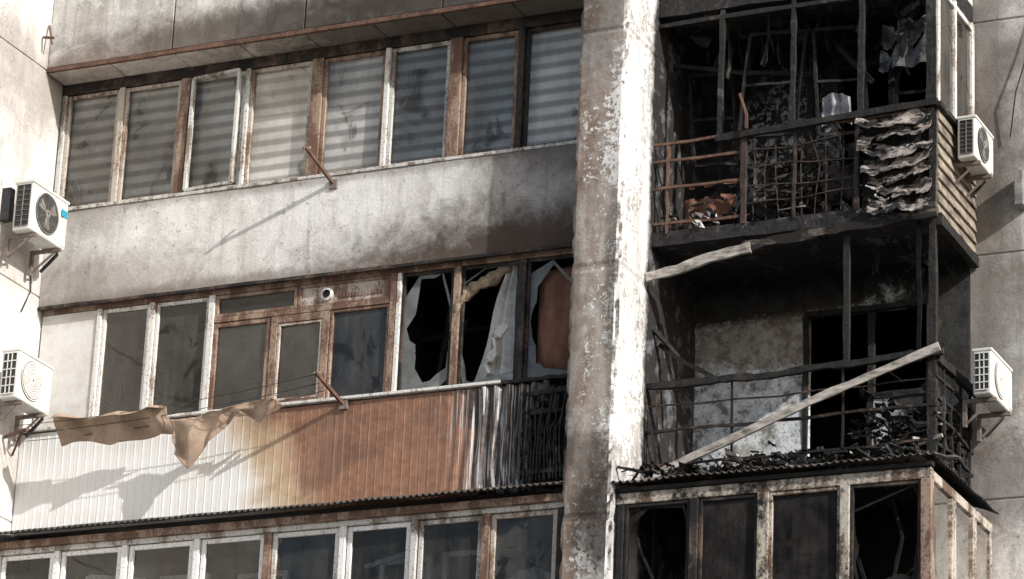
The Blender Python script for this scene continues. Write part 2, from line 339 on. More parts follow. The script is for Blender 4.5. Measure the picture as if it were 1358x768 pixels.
def build_pillar():
    bm=bmesh.new();x0,x1,y0,y1=0,.57,-.10,2.3;st=.045
    out=[]
    n=int((x1-x0)/st);[out.append((x0+i*(x1-x0)/n,y0,(0,-1))) for i in range(n)]
    n2=int((y1-y0)/st);[out.append((x1,y0+i*(y1-y0)/n2,(1,0))) for i in range(n2)]
    out+=[(x1,y1,(0,0)),(x0,y1,(0,0))]
    n3=12;[out.append((x0,y1-(i)*(y1-y0)/n3,(-1,0))) for i in range(1,n3)]
    zs=[0,5,9]+[9.5+.04*i for i in range(230)]+[21,24];rings=[]
    for z in zs:
        r=[]
        for (x,y,(a,b)) in out:
            d=.008*nz(x*3,y*3,z*3)+.004*nz(x*11,y*11,z*11)
            for s in (14.28,17.03,11.53):
                if abs(z-s)<.03:d-=.012
            dx,dy=a*d,b*d
            if abs(x-x1)<.001 and y<y0+.001:
                ch=.012+max(0,nz(3.3,1,z*2.5))*.05+max(0,nz(8,2,z*9))*.05
                dx,dy=-ch,ch
            if x<.001 and y<y0+.001:
                ch=.012+max(0,nz(5,7,z*4))*.04+max(0,nz(8,5,z*11))*.03;dx,dy=ch,ch
            r.append(bm.verts.new((x+dx,y+dy,z)))
        rings.append(r)
    for a,b in zip(rings,rings[1:]):
        for j in range(len(out)):bm.faces.new((a[j],a[(j+1)%len(out)],b[(j+1)%len(out)],b[j]))
    obj('dividing_pillar',bm,'pillar',bld)
build_pillar()

# ------------------------------------------------------------------ windows left
def sash(name,x0,x1,z0,z1,y,fm,gm,fw=.05,d=.05,glassobj=True):
    bm=bmesh.new()
    B(bm,x0,x0+fw,y,y+d,z0,z1);B(bm,x1-fw,x1,y,y+d,z0,z1);B(bm,x0+fw+.001,x1-fw-.001,y+.002,y+d-.002,z0,z0+fw);B(bm,x0+fw+.001,x1-fw-.001,y+.002,y+d-.002,z1-fw,z1)
    obj(name+'_sash',bm,fm,bld,.005)
    if glassobj:
        bm=bmesh.new();a=random.uniform(-.006,.006);b=random.uniform(-.006,.006)
        v=[bm.verts.new((x0+fw*.7,y+d*.6+a,z0+fw*.7)),bm.verts.new((x1-fw*.7,y+d*.6-a,z0+fw*.7)),bm.verts.new((x1-fw*.7,y+d*.6-a+b,z1-fw*.7)),bm.verts.new((x0+fw*.7,y+d*.6+a+b,z1-fw*.7))];bm.faces.new(v)
        obj(name+'_glass',bm,gm,bld)
def post(name,x,w,z0,z1,y,m,d=.09): box(name,x-w/2,x+w/2,y-.02,y+d,z0,z1,m,bld,.006)

xs=[-6.9,-6.11,-5.25,-4.42,-3.51,-2.61,-1.75,-.94,-.06]
z0,z1=15.99,17.47
box('row1_sill',XL+.005,-.005,.36,.56,15.945,15.985,'frm_grey',bld)
box('row1_head',XL+.005,-.005,F-.015,F+.09,17.47,17.6,'frm_burn2',bld)
pm={0:('frm_grey',.06),1:('frm_tan',.07),2:('frm_brn',.12),3:('frm_wht',.05),4:('frm_brn',.14),5:('frm_wht',.06),6:('frm_brn',.15),7:('frm_burn2',.08),8:('frm_burn2',.08)}
for i,x in enumerate(xs):
    post('row1_post_%d'%i,x,pm[i][1],z0,z1-.003,F,pm[i][0])
fm=['frm_tan','frm_tan','frm_grey','frm_tan','frm_brn','frm_grey','frm_brn','frm_burn2']
for i in range(8):
    a=xs[i]+pm[i][1]/2+.004;b=xs[i+1]-pm[i+1][1]/2-.004
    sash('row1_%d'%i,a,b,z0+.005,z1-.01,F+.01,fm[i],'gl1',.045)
    zb=z0+.02
    sk=[0,.0,.10,0,-.02,.0,0,.03][i];of=[0,.03,.05,-.02,.06,.01,.04,-.03][i]
    grid('row1_blind_%d'%i,lambda u,v,a=a,b=b,i=i,sk=sk:Vector((a+.03+(b-a-.06)*u,F+.085+.004*nz(u*3,v*9,i),zb+v*1.43+sk*(1-v)*u)),10,30,'blind',bld)
bm=bmesh.new();SW(bm,[(-5.14,F-.03,16.03),(-5.13,F-.03,17.43)],.035,.05);SW(bm,[(-4.5,F-.09,16.03),(-4.49,F-.09,17.43)],.035,.05);SW(bm,[(-5.14,F-.03,16.03),(-4.5,F-.09,16.03)],.04,.035);SW(bm,[(-5.13,F-.03,17.43),(-4.49,F-.09,17.43)],.04,.035);obj('ajar_casement',bm,'frm_grey',bld)

z0,z1=13.26,14.72
box('row2_head',XL+.005,-.005,F+.005,F+.09,14.70,14.765,'frm_brn',bld)
bm=bmesh.new();B(bm,XL+.005,-.9,.2,.56,13.2,13.235);obj('row2_sill',bm,'frm_wht',bld,.005)
bar('row2_sill_burnt',[(-.9,.38,13.215),(-.005,.37,13.21)],.33,.04,'charw',bld,.004,.1)
box('row2_white_panel',-6.93,-6.19,F,F+.05,z0-.01,z1-.03,'wpanel',bld)
for i,(x,w,m_) in enumerate([(-6.15,.06,'frm_wht'),(-5.45,.07,'frm_wht'),(-4.67,.075,'frm_wht'),(-2.37,.07,'frm_brn'),(-2.30,.05,'frm_wht'),(-1.59,.08,'frm_brn'),(-.80,.08,'frm_burn2'),(-.05,.08,'frm_burn2')]):
    post('row2_post_%d'%i,x,w,z0-.02,z1-.022,F,m_)
sash('row2_a',-6.115,-5.49,z0,z1-.03,F+.01,'frm_wht','gl2b',.04)
sash('row2_b',-5.41,-4.71,z0,z1-.03,F+.01,'frm_wht','gl2',.04)
box('row2_transom',-4.63,-2.41,F-.01,F+.08,14.36,14.42,'frm_brn',bld)
sash('row2_top_l',-4.63,-3.58,14.425,14.69,F+.0,'frm_brn','gl2b',.04)
sash('row2_c',-4.63,-3.9,z0,14.355,F+.0,'frm_brn','gl2b',.05)
sash('row2_d',-3.89,-3.15,z0,14.355,F-.01,'frm_brn','gl2b',.085,.07)
sash('row2_d_inner',-3.80,-3.24,z0+.09,14.265,F+.0,'frm_tan','gl2b',.03,.03,False)
sash('row2_e',-3.14,-2.41,z0,14.355,F+.0,'frm_brn','gl2',.03)
bm=bmesh.new()
B(bm,-3.57,-2.41,F+.02,F+.05,14.425,14.69);obj('vent_panel',bm,'frm_tan',bld,.004)
bm=bmesh.new()
for a,b,c,d in((-3.57,-2.41,14.66,14.692),(-3.57,-2.41,14.423,14.45),(-3.57,-3.53,14.451,14.659),(-2.45,-2.41,14.451,14.659)):B(bm,a,b,F,F+.018,c,d)
obj('vent_panel_rim',bm,'frm_brn',bld,.003)
bm=bmesh.new();bmesh.ops.create_cone(bm,cap_ends=True,segments=24,radius1=.05,radius2=.05,depth=.03,matrix=Matrix.Translation((-3.2,F+.012,14.55))@Matrix.Rotation(math.pi/2,4,'X'));obj('vent_hole',bm,'dark',bld)
bm=bmesh.new()
for k in range(24):
    a=k/24*2*math.pi;b=(k+1)/24*2*math.pi
    p=lambda t,r,y:(-3.2+math.cos(t)*r,y,14.55+math.sin(t)*r)
    vs=[bm.verts.new(p(a,.05,F-.03)),bm.verts.new(p(b,.05,F-.03)),bm.verts.new(p(b,.075,F-.02)),bm.verts.new(p(a,.075,F-.02))];bm.faces.new(vs)
    vs=[bm.verts.new(p(a,.075,F-.02)),bm.verts.new(p(b,.075,F-.02)),bm.verts.new(p(b,.075,F+.02)),bm.verts.new(p(a,.075,F+.02))];bm.faces.new(vs)
obj('vent_ring',bm,'frm_wht',bld)
bm=bmesh.new()
for k in range(14): B(bm,-3.05+k*.04,-3.03+k*.04,F+.008,F+.019,14.5,14.55)
obj('vent_slots',bm,'frm_brn',bld)

def jagged(name,x0,x1,z0,z1,y,m,cx,cz,fn,n=40,seed=1,am=.07):
    r=random.Random(seed);bm=bmesh.new();pts=[];ts=sorted(r.uniform(0,2*math.pi) for _ in range(n))
    for t in ts:
        dx,dz=math.cos(t),math.sin(t)
        s=min(((x1-cx)/dx if dx>0 else (x0-cx)/dx) if abs(dx)>1e-6 else 9,((z1-cz)/dz if dz>0 else (z0-cz)/dz) if abs(dz)>1e-6 else 9)
        q=fn(t)+r.uniform(-am,am);q=max(.08,min(.985,q))
        pts.append((Vector((cx+dx*s,y,cz+dz*s)),Vector((cx+dx*s*q,y,cz+dz*s*q))))
    for k in range(n):
        a,b=pts[k],pts[(k+1)%n];bm.faces.new([bm.verts.new(p) for p in (a[0],b[0],b[1],a[1])])
    obj(name,bm,m,bld)
def lobe(base,*ls):
    def f(t):
        v=base
        for (c,w,d) in ls:
            q=math.atan2(math.sin(t-c),math.cos(t-c));v-=d*math.exp(-(q/w)**2)
        return v
    return f
def rimframe(name,x0,x1,z0,z1,y,m,fw=.035): sash(name,x0,x1,z0,z1,y,m,'gl2',fw,.05,False)
rimframe('row2_f',-2.27,-1.635,z0,z1-.03,F+.01,'frm_burn2');jagged('row2_broken_pane_a',-2.24,-1.66,z0+.03,z1-.06,F+.035,'glb',-1.85,14.0,lobe(.93,(3.9,.55,.4),(2.4,.3,.3),(4.9,.3,.2)),34,3)
rimframe('row2_g',-1.545,-.845,z0,z1-.03,F+.01,'frm_burn2');jagged('row2_broken_pane_b',-1.52,-.87,z0+.03,z1-.06,F+.035,'glb',-1.2,14.0,lobe(.975,(4.2,.2,.15)),30,8,.03)
rimframe('row2_h',-.755,-.1,z0,z1-.03,F+.01,'frm_burn2');jagged('row2_broken_pane_c',-.73,-.12,z0+.03,z1-.06,F+.035,'glb',-.35,13.9,lobe(.95,(4.0,.5,.3),(2.2,.4,.2)),30,12,.04)
def cur(u,v):
    L=(1-v)*-1.44+v*-1.06;R2=-.84
    X=L+(R2-L)*u+.02*math.sin(v*7)
    fold=.03*math.sin(u*19+v*2.5)+.015*math.sin(u*41+v*5)
    return Vector((X,F+.12+fold+.03*nz(u*3,v*3,2),13.24+v*1.44))
grid('torn_curtain',cur,70,30,'curtain',bld)
bm=bmesh.new();SW(bm,[(-1.02,F+.05,13.98),(-1.14,F+.03,13.82),(-1.1,F+.04,13.7),(-1.22,F+.05,13.55),(-1.16,F+.05,13.42)],.03,.10,.012,.04);obj('curtain_strip',bm,'curtain',bld)
bm=bmesh.new();SW(bm,[(-1.62,F+.06,14.05),(-1.55,F+.04,14.3),(-1.40,F+.05,14.45),(-1.2,F+.03,14.52),(-1.02,F+.06,14.70)],.05,.12,.014,.05,kv=.3);obj('hanging_insulation',bm,'foam',bld,smooth=True)
bm=bmesh.new();SW(bm,[(-1.64,F+.02,13.95),(-1.6,F+.03,14.15),(-1.5,F+.03,14.4)],.04,.05,.012,.04,kv=.3);obj('melted_sealant',bm,'foam',bld,smooth=True)
def brd(u,v):
    X=-.66+u*.52;Z=13.36+v*1.2+.05*u
    e=1-min(1,((abs(u-.5)*2)**4+(abs(v-.5)*2)**4))
    return Vector((X,F+.14-.07*e+.015*nz(u*4,v*5,5),Z))
grid('rusty_board',brd,24,36,'board',bld,keep=lambda u,v:(abs(u-.5)*2)**6+(abs(v-.5)*2)**9<1.0,solid=.01)
box('burnt_room_back',-2.5,-.01,2.0,2.25,12.2,14.8,'room',bld)
box('burnt_room_side',-2.5,-2.45,.6,2.0,12.2,14.8,'room',bld)
box('burnt_room_ceiling',-2.45,-.01,.56,2.0,14.76,14.80,'room',bld)
bm=bmesh.new();SW(bm,[(-2.2,1.2,13.2),(-1.9,1.0,14.6)],.05,.05,.01);SW(bm,[(-2.4,1.3,14.2),(-1.2,1.4,14.35)],.06,.05,.01);SW(bm,[(-2.0,.9,13.2),(-1.7,1.0,14.3)],.03,.03,.01);obj('burnt_shelf_remains',bm,'charw',bld)

def sid(u,v):
    X=XL+.01+u*6.93;Z=11.98+v*1.2
    k=max(0,min(1,(X+1.6)/.8));p=(X/.105)%1
    rib=.004*max(0,1-abs(p-.5)*9)
    big=(.06*nz(X*4.2,Z*.9,4)+.04*math.sin(X*44+3*nz(X*.5,Z*1.3,9)*2))*k
    return Vector((X+.03*k*nz(Z*2,X,1),.245-rib*(1-.6*k)-big*.8+.008*nz(X*2,Z*2,6),Z))
grid('corrugated_parapet_cladding',sid,1300,26,'siding',bld,smooth=False,keep=lambda u,v:not(u>.93 and nz(u*40,v*5,3)>.05))
box('parapet_core_lower',XL+.01,-.01,.33,.43,12.1,13.19,'room',bld)
bm=bmesh.new()
for k in range(5):
    z=12.15+k*.22;SW(bm,[(-.62,.17,z),(-.35,.15,z+.03*math.sin(k*3)),(-.03,.16,z+.02)],.03,.05,.01,.06,kv=.4)
for k in range(14):
    a=-.6+.04*k;SW(bm,[(a,.15,12.05),(a+random.uniform(-.02,.03),.13,12.6),(a+random.uniform(-.03,.05),.15,12.1+random.uniform(.6,1.05))],.015,.03,.01,.06,kv=.4)
obj('charred_cladding_remains',bm,'char',bld)

def awn(u,v):
    X=XL+.02+u*6.95;p=math.sin(X/.075*2*math.pi)
    y=.24-v*.42;Z=12.03-v*.13+.014*p+.012*nz(X*2,v,2)
    return Vector((X,y,Z))
grid('row3_awning_sheet',awn,740,4,'awn',bld,solid=.006)
box('row3_awning_fascia',XL+.01,-.01,-.02,.1,11.76,11.84,'frm_brn',bld)
box('row3_head',XL+.01,-.01,.03,.12,11.70,11.757,'frm_grey',bld)
x3=[-6.95,-6.17,-5.30,-4.39,-3.51,-2.60,-1.75,-.91,-.05];z0,z1=10.48,11.70
pm3=['frm_pvc','frm_pvc','frm_pvc','frm_pvc','frm_brn','frm_pvc','frm_grey','frm_brn','frm_burn2']
for i,x in enumerate(x3): post('row3_post_%d'%i,x,.09 if i in(4,7) else .07,z0,z1-.002,.05,pm3[i])
f3=['frm_pvc','frm_pvc','frm_pvc','frm_pvc','frm_wht','frm_pvc','frm_grey','frm_tan']
for i in range(8):
    sash('row3_%d'%i,x3[i]+.05,x3[i+1]-.05,z0,z1-.01,.06,f3[i],'gl2b' if i!=7 else 'gl2',.05)
box('row3_sill',XL,0,-.02,.2,10.42,10.478,'frm_grey',bld)
for i,(x,dy) in enumerate(((-6.0,.5),(-5.1,.45),(-4.2,.6),(-2.4,.5),(-1.6,.4))):
    sash('row3_inner_%d'%i,x,x+.62,10.5,11.45,.05+dy,'frm_pvc','gl2b',.06,.05,False)
bm=bmesh.new();SW(bm,[(-5.9,.3,11.45),(-5.35,.62,11.45)],.05,.05);SW(bm,[(-5.9,.3,10.5),(-5.9,.3,11.45)],.05,.05);SW(bm,[(-5.35,.62,10.5),(-5.35,.62,11.45)],.05,.05);SW(bm,[(-2.45,.3,11.3),(-1.95,.5,11.5)],.04,.05);obj('open_casement',bm,'frm_pvc',bld)
def c3(u,v): return Vector((-.75+.5*u,.3+.03*math.sin(u*18),10.5+.55*v+.1*math.sin(u*3)))
grid('row3_grey_curtain',c3,30,6,'curtain',bld)

# ------------------------------------------------------------------ right side : balconies
G=.75;XC=3.77
def wall_open(name,x0,x1,z0,z1,y,ox0,ox1,oz0,oz1,m):
    bm=bmesh.new();t=.25
    B(bm,x0,ox0,y,y+t,z0,z1);B(bm,ox1,x1,y,y+t,z0,z1);B(bm,ox0+.001,ox1-.001,y+.001,y+t,oz1,z1);B(bm,ox0+.001,ox1-.001,y+.001,y+t,z0,oz0) if oz0>z0 else None
    obj(name,bm,m,bld,.004)
wall_open('middle_back_wall',.3,3.72,11.9,14.84,2.1,1.84,3.24,12.3,14.36,'back')
box('middle_back_wall_infill',2.62,3.238,2.12,2.3,12.301,13.3,'back',bld)
wall_open('upper_back_wall',.3,3.72,14.842,17.6,2.1,2.2,3.5,15.1,17.2,'back')
wall_open('top_back_wall',.3,3.72,17.602,24,2.1,2.0,3.2,18.5,19.9,'back')
box('lower_back_wall',.3,3.72,2.1,2.4,0,11.898,'back',bld)
for i,(a,b) in enumerate(((12.0,14.7),(15,17.5))):
    bm=bmesh.new();B(bm,.55,3.71,4.4,4.5,a,b);B(bm,.45,.55,2.36,4.5,a,b);B(bm,3.712,3.8,2.42,4.5,a,b);B(bm,.5,3.75,2.36,4.5,b,b+.1);B(bm,.5,3.75,2.36,4.5,a-.1,a);obj('burnt_room_shell_%d'%i,bm,'room',bld)
def slab(name,z0,z1,y0=G,x1=XC):
    bm=bmesh.new();nx,ny=60,24;y1=2.16
    def f(x,y,z,s): return (x,y+(.02*nz(x*5,z*5,1) if y<y0+.01 else 0),z+s*.012*nz(x*4,y*4,z))
    top=[[bm.verts.new(f(.5+(x1-.5)*i/nx,y0+(y1-y0)*j/ny,z1,1)) for j in range(ny+1)] for i in range(nx+1)]
    bot=[[bm.verts.new(f(.5+(x1-.5)*i/nx,y0+(y1-y0)*j/ny,z0,1)) for j in range(ny+1)] for i in range(nx+1)]
    for i in range(nx):
        for j in range(ny):
            bm.faces.new((top[i][j],top[i+1][j],top[i+1][j+1],top[i][j+1]));bm.faces.new((bot[i][j],bot[i][j+1],bot[i+1][j+1],bot[i+1][j]))
        bm.faces.new((top[i][0],bot[i][0],bot[i+1][0],top[i+1][0]))
    for j in range(ny): bm.faces.new((top[nx][j],bot[nx][j],bot[nx][j+1],top[nx][j+1]))
    obj(name,bm,'slab',bld)
slab('balcony_slab_top',17.5,17.72);slab('balcony_slab_upper',14.78,14.94);slab('balcony_slab_middle',11.96,12.12)
box('top_balcony_parapet',.55,XC,.75,.9,17.74,18.8,'par0',bld)
box('top_balcony_parapet_side',XC-.12,XC+.002,.91,2.09,17.74,18.8,'par0',bld)
R_=random.Random(3)
bm=bmesh.new()
for x,w in ((1.32,.05),(2.15,.05),(2.93,.06),(3.70,.07)): SW(bm,[(x,G+.03,15.95),(x+.01,G+.03,17.5)],w,w,.005,.15,rnd=R_)
SW(bm,[(.56,G+.03,17.40),(3.7,G+.03,17.42)],.05,.05,.006,.2,rnd=R_)
SW(bm,[(.9,1.9,15.2),(1.0,1.7,17.4)],.05,.06,.01,rnd=R_);SW(bm,[(1.9,2.02,15.0),(1.92,2.02,17.4)],.08,.08,.01,rnd=R_);SW(bm,[(2.85,2.02,15.0),(2.85,2.02,17.2)],.06,.06,.01,rnd=R_)
SW(bm,[(.56,1.2,17.1),(2.2,1.6,16.9)],.04,.05,.015,rnd=R_);SW(bm,[(2.2,1.5,17.45),(2.9,1.2,16.6)],.03,.05,.015,rnd=R_)
for k in range(34):
    x=R_.uniform(.7,3.6);y=R_.uniform(.9,1.9);L=R_.uniform(.1,.7);SW(bm,[(x,y,17.5),(x+R_.uniform(-.08,.08),y,17.5-L*.5),(x+R_.uniform(-.15,.15),y,17.5-L)],.02,R_.uniform(.02,.12),.02,.08,rnd=R_,kv=.4)
for k in range(20):
    x=R_.uniform(.7,3.6);y=R_.uniform(.9,1.9);L=R_.uniform(.06,.35);SW(bm,[(x,y,14.78),(x+R_.uniform(-.08,.08),y,14.78-L*.5),(x+R_.uniform(-.1,.1),y,14.78-L)],.015,R_.uniform(.02,.07),.02,.08,rnd=R_,kv=.4)
obj('charred_glazing_posts',bm,'char',bld)
bm=bmesh.new()
for (x,y,z,w,h,t,tl) in ((1.45,1.0,16.05,.6,1.2,.03,.12),(2.35,1.1,16.0,.5,1.25,.03,-.08),(3.05,1.5,15.9,.55,1.3,.035,.1),(.75,1.5,16.0,.45,1.1,.03,-.1)):
    a=Vector((x,y,z));b=a+Vector((w,.15,.03));c=b+Vector((tl,0,h));d=a+Vector((tl,0,h))
    for p,q in((a,b),(b,c),(c,d),(d,a)):SW(bm,[p,q],t,t*1.3,.008,.12,rnd=R_)
    SW(bm,[(a+d)/2,(b+c)/2],t*.8,t,.01,.12,rnd=R_)
obj('charred_casements',bm,'charw',bld)
def pat(u,v): return Vector((2.95+.62*u+.05*v,1.3+.05*math.sin(u*14)+.05*nz(u*4,v*4,3),16.75+v*.55+.1*nz(u*3,1,2)))
grid('pale_patch_sheet',pat,30,20,'palepatch',bld,keep=lambda u,v:nz(u*3,v*3,51)>-.2)  # ragged sheet making a pale grey patch inside the upper balcony
def pat2(u,v): return Vector((1.45+.5*u,1.5+.05*math.sin(u*11)+.06*nz(u*4,v*4,13),15.3+v*.6+.1*nz(u*3,1,7)))
grid('scorched_hanging_sheet_low',pat2,24,20,'ashd',bld,keep=lambda u,v:nz(u*3,v*3,61)>-.1)
bm=bmesh.new()
SW(bm,[(XC-.03,G+.03,12.15),(XC-.03,G+.03,13.3),(XC-.03,G+.03,14.78)],.07,.07,.004,.2,rnd=R_)
SW(bm,[(XC-.03,G+.03,14.94),(XC-.03,G+.03,17.5)],.07,.07,.004,.2,rnd=R_)
SW(bm,[(2.80,G+.03,13.2),(2.79,G+.03,14.78)],.06,.06,.005,.2,rnd=R_)
SW(bm,[(XC-.2,G+.1,13.2),(XC-.21,G+.1,14.78)],.04,.04,.006,.2,rnd=R_)
obj('balcony_corner_posts',bm,'charw',bld)
bm=bmesh.new();SW(bm,[(2.60,2.16,12.2),(2.6,2.16,14.36)],.07,.07,.006,rnd=R_);SW(bm,[(1.85,2.12,14.33),(3.24,2.12,14.33)],.06,.06,.006,rnd=R_);SW(bm,[(2.6,2.14,13.32),(3.24,2.14,13.32)],.07,.07,.006,rnd=R_);SW(bm,[(1.86,2.12,12.2),(1.86,2.12,14.3)],.05,.06,.006,rnd=R_)
obj('charred_door_frame',bm,'charw',bld)

ru=empty('balcony_railing')
bm=bmesh.new()
for z,x1 in ((15.98,3.75),(15.77,1.62),(15.45,1.62),(15.04,1.66)): SW(bm,[(.55,G,z),(.55+(x1-.55)*.5,G-.01,z-.02),(x1,G,z-.02)],.025,.03,.009,.14,rnd=R_)
SW(bm,[(.74,G,14.92),(.75,G,15.98)],.025,.025,.006,rnd=R_)
obj('rails',bm,'rust',ru)
bm=bmesh.new()
for x,w in ((1.62,.06),(2.2,.03),(2.9,.05)): SW(bm,[(x,G,14.92),(x+.01,G,15.98)],w,w,.006,rnd=R_)
for k in range(9): 
    x=1.74+k*.14+R_.uniform(-.02,.02);SW(bm,[(x,G+.01,14.95),(x+R_.uniform(-.06,.06),G+.01,15.5),(x+R_.uniform(-.08,.08),G+.01,15.9)],.010,.010,.008,.1,rnd=R_)
for k in range(4): SW(bm,[(1.64,G,15.15+k*.21),(2.2,G,15.15+k*.21+R_.uniform(-.07,.05)),(2.88,G,15.15+k*.21+R_.uniform(-.05,.05))],.012,.012,.012,.1,rnd=R_)
obj('grille_bars',bm,'grille',ru)
bm=bmesh.new();SW(bm,[(1.3,G-.03,15.93),(2.4,G-.04,15.98),(3.8,G-.03,16.03)],.06,.07,.008,rnd=R_);obj('charred_handrail',bm,'charw',ru)
bm=bmesh.new();SW(bm,[(1.58,G-.06,16.42),(1.68,G-.1,16.15),(1.69,G-.12,15.97)],.025,.025,.004,rnd=R_);obj('bent_rod',bm,'rust',ru)

bm=bmesh.new();rs=random.Random(33)
for k in range(7):
    z=14.93+k*.165;o1=rs.uniform(0,9);xa=2.88+rs.uniform(-.05,.3 if k<5 else .1);xb=3.74;wd=rs.uniform(.13,.2);tilt=rs.uniform(-.08,.08)
    n=34;V=[]
    for i in range(n+1):
        t=i/n;X=xa+(xb-xa)*t
        sag=-.06*math.sin(t*math.pi+.3)+.06*nz(t*3,o1,1)+.025*nz(t*9,o1,5)+tilt*(t-.5)
        row=[]
        for j in range(9):
            q=j/8-.5;tw=1.4*nz(t*2.5,o1,9)
            row.append(bm.verts.new((X+.02*nz(q*3,o1,t*4),G-.08+.06*math.sin(q*3.5+tw)+.05*nz(X*4,z*3,q*2)+.02*nz(X*13,z*9,q*6),z+sag+q*wd*(1+.5*nz(t*4,o1,3))+.012*nz(t*20,q*9,o1))))
        V.append(row)
    for i in range(n):
        for j in range(8):
            if nz(i/n*5,j/8*2,o1)>-.38: bm.faces.new((V[i][j],V[i+1][j],V[i+1][j+1],V[i][j+1]))
o=obj('buckled_balcony_cladding',bm,'buckle',bld);s_=o.modifiers.new('s','SOLIDIFY');s_.thickness=.006
box('buckled_cladding_backing',2.95,3.7,G+.03,G+.06,14.95,15.9,'room',bld)
def crum(u,v):
    X=2.3+u*.6;Z=14.95+v*.8;return Vector((X,G+.12+.07*nz(u*4,v*4,2)+.03*nz(u*11,v*11,5),Z))
grid('brown_crumpled_sheet',crum,30,30,'frm_burn2',bld,smooth=False,keep=lambda u,v:nz(u*3,v*3,21)>.0)
def crum2(u,v):
    X=.75+u*.6;Z=15.1+v*.55;return Vector((X,G+.5+.07*nz(u*4,v*4,8),Z))
grid('brown_cabinet_remains',crum2,20,20,'board',bld,smooth=False,keep=lambda u,v:nz(u*3,v*3,31)>-.05)
bm=bmesh.new()
for k in range(9):
    z=14.78+k*.135
    v=[bm.verts.new(p) for p in((XC+.045,G+.02,z),(XC+.045,2.08,z),(XC+.015,2.08,z+.137),(XC+.015,G+.02,z+.137),(XC-.01,G+.02,z),(XC-.01,2.08,z),(XC-.01,2.08,z+.137),(XC-.01,G+.02,z+.137))]
    for f in((0,1,2,3),(0,4,5,1),(4,7,6,5),(0,3,7,4),(3,2,6,7),(1,5,6,2)):bm.faces.new([v[i] for i in f])
obj('balcony_side_boards',bm,'sidebd',bld)
bar('side_boards_skirt',[(XC+.03,G,14.72),(XC+.03,2.08,14.70)],.09,.12,'charw',bld,.008)
bar('side_boards_cap',[(XC+.02,G-.03,16.02),(XC+.02,2.08,16.01)],.1,.05,'charw',bld,.006)
bm=bmesh.new()
for a,b,c,d in((.78,.84,16.05,17.5),(1.98,2.06,16.05,17.5),(1.36,1.42,16.05,17.5)): B(bm,XC-.03,XC+.03,a,b,c,d)
B(bm,XC-.028,XC+.028,.79,2.05,16.05,16.1);B(bm,XC-.028,XC+.028,.79,2.05,17.4,17.46)
obj('side_window_frame',bm,'frm_wht',bld,.005)
bm=bmesh.new();bm.faces.new([bm.verts.new(p) for p in((XC,.8,16.05),(XC,2.0,16.05),(XC,2.0,17.43),(XC,.8,17.43))]);obj('side_window_glass',bm,'gl2',bld)

rl=empty('balcony_railing')
bm=bmesh.new()
for z,w in ((12.96,.016),(12.68,.028),(12.30,.025)): SW(bm,[(.5,G,z),(1.9,G-.02,z-.02),(3.8,G,z+.01)],w,w,.009,.15,rnd=R_)
for x in (.55,.7,1.55,2.78,3.7): SW(bm,[(x,G,12.1),(x-.01,G,13.2)],.022,.022,.006,rnd=R_)
SW(bm,[(.57,G-.05,13.05),(.77,G-.05,12.2)],.02,.02,.006,rnd=R_)
obj('rails',bm,'rustb',rl)
bm=bmesh.new();SW(bm,[(.5,G-.02,13.19),(1.8,G-.02,13.17),(3.86,G-.03,13.25)],.06,.07,.009,.08,rnd=R_,kv=.25)
SW(bm,[(XC,G,13.2),(XC+.02,2.05,13.2)],.06,.08,.012,.1,rnd=R_,kv=.25);obj('charred_handrail',bm,'charw',rl)
bm=bmesh.new()
for z in (12.3,12.55,12.8,13.0): SW(bm,[(XC,G,z),(XC+.02,1.4,z+.02),(XC,2.05,z)],.03,.03,.015,.1,rnd=R_)
for y in (1.0,1.3,1.6,1.9): SW(bm,[(XC,y,12.1),(XC+.02,y,13.2)],.03,.03,.015,.1,rnd=R_)
obj('side_rails',bm,'char',rl)
def csid(u,v): return Vector((XC-.04+.05*nz(u*5,v*5,4)+.02*nz(u*14,v*14,4),G+.05+u*1.25,12.12+v*.8))
grid('burnt_side_infill',csid,30,26,'char',bld,smooth=False,keep=lambda u,v:nz(u*4,v*4,41)>.0)

bar('fallen_timber_plank',[(.62,G-.12,12.10),(1.6,G-.13,12.48),(2.7,G-.13,12.88),(3.85,G-.12,13.26)],.03,.085,'plank',None,.005,.2)
bm=bmesh.new();SW(bm,[(.58,G-.14,14.38),(.95,G-.13,14.43),(1.3,G-.12,14.53),(1.75,G-.1,14.60)],.04,.10,.008,.10,rnd=R_,kv=.2);obj('hanging_charred_plank',bm,'plank')
bm=bmesh.new();SW(bm,[(1.1,G-.09,14.52),(2.0,G-.07,14.66),(3.0,G-.06,14.73),(3.8,G-.06,14.78)],.05,.11,.01,.1,rnd=R_,kv=.25);obj('hanging_charred_plank',bm,'plankc')
bm=bmesh.new();SW(bm,[(.6,1.0,13.75),(.9,1.0,13.5),(1.25,.95,13.28)],.045,.05,.008,.08,rnd=R_);SW(bm,[(.56,G+.1,13.9),(.8,G+.3,13.6)],.04,.04,.01,.08,rnd=R_);obj('charred_stick',bm,'charw')

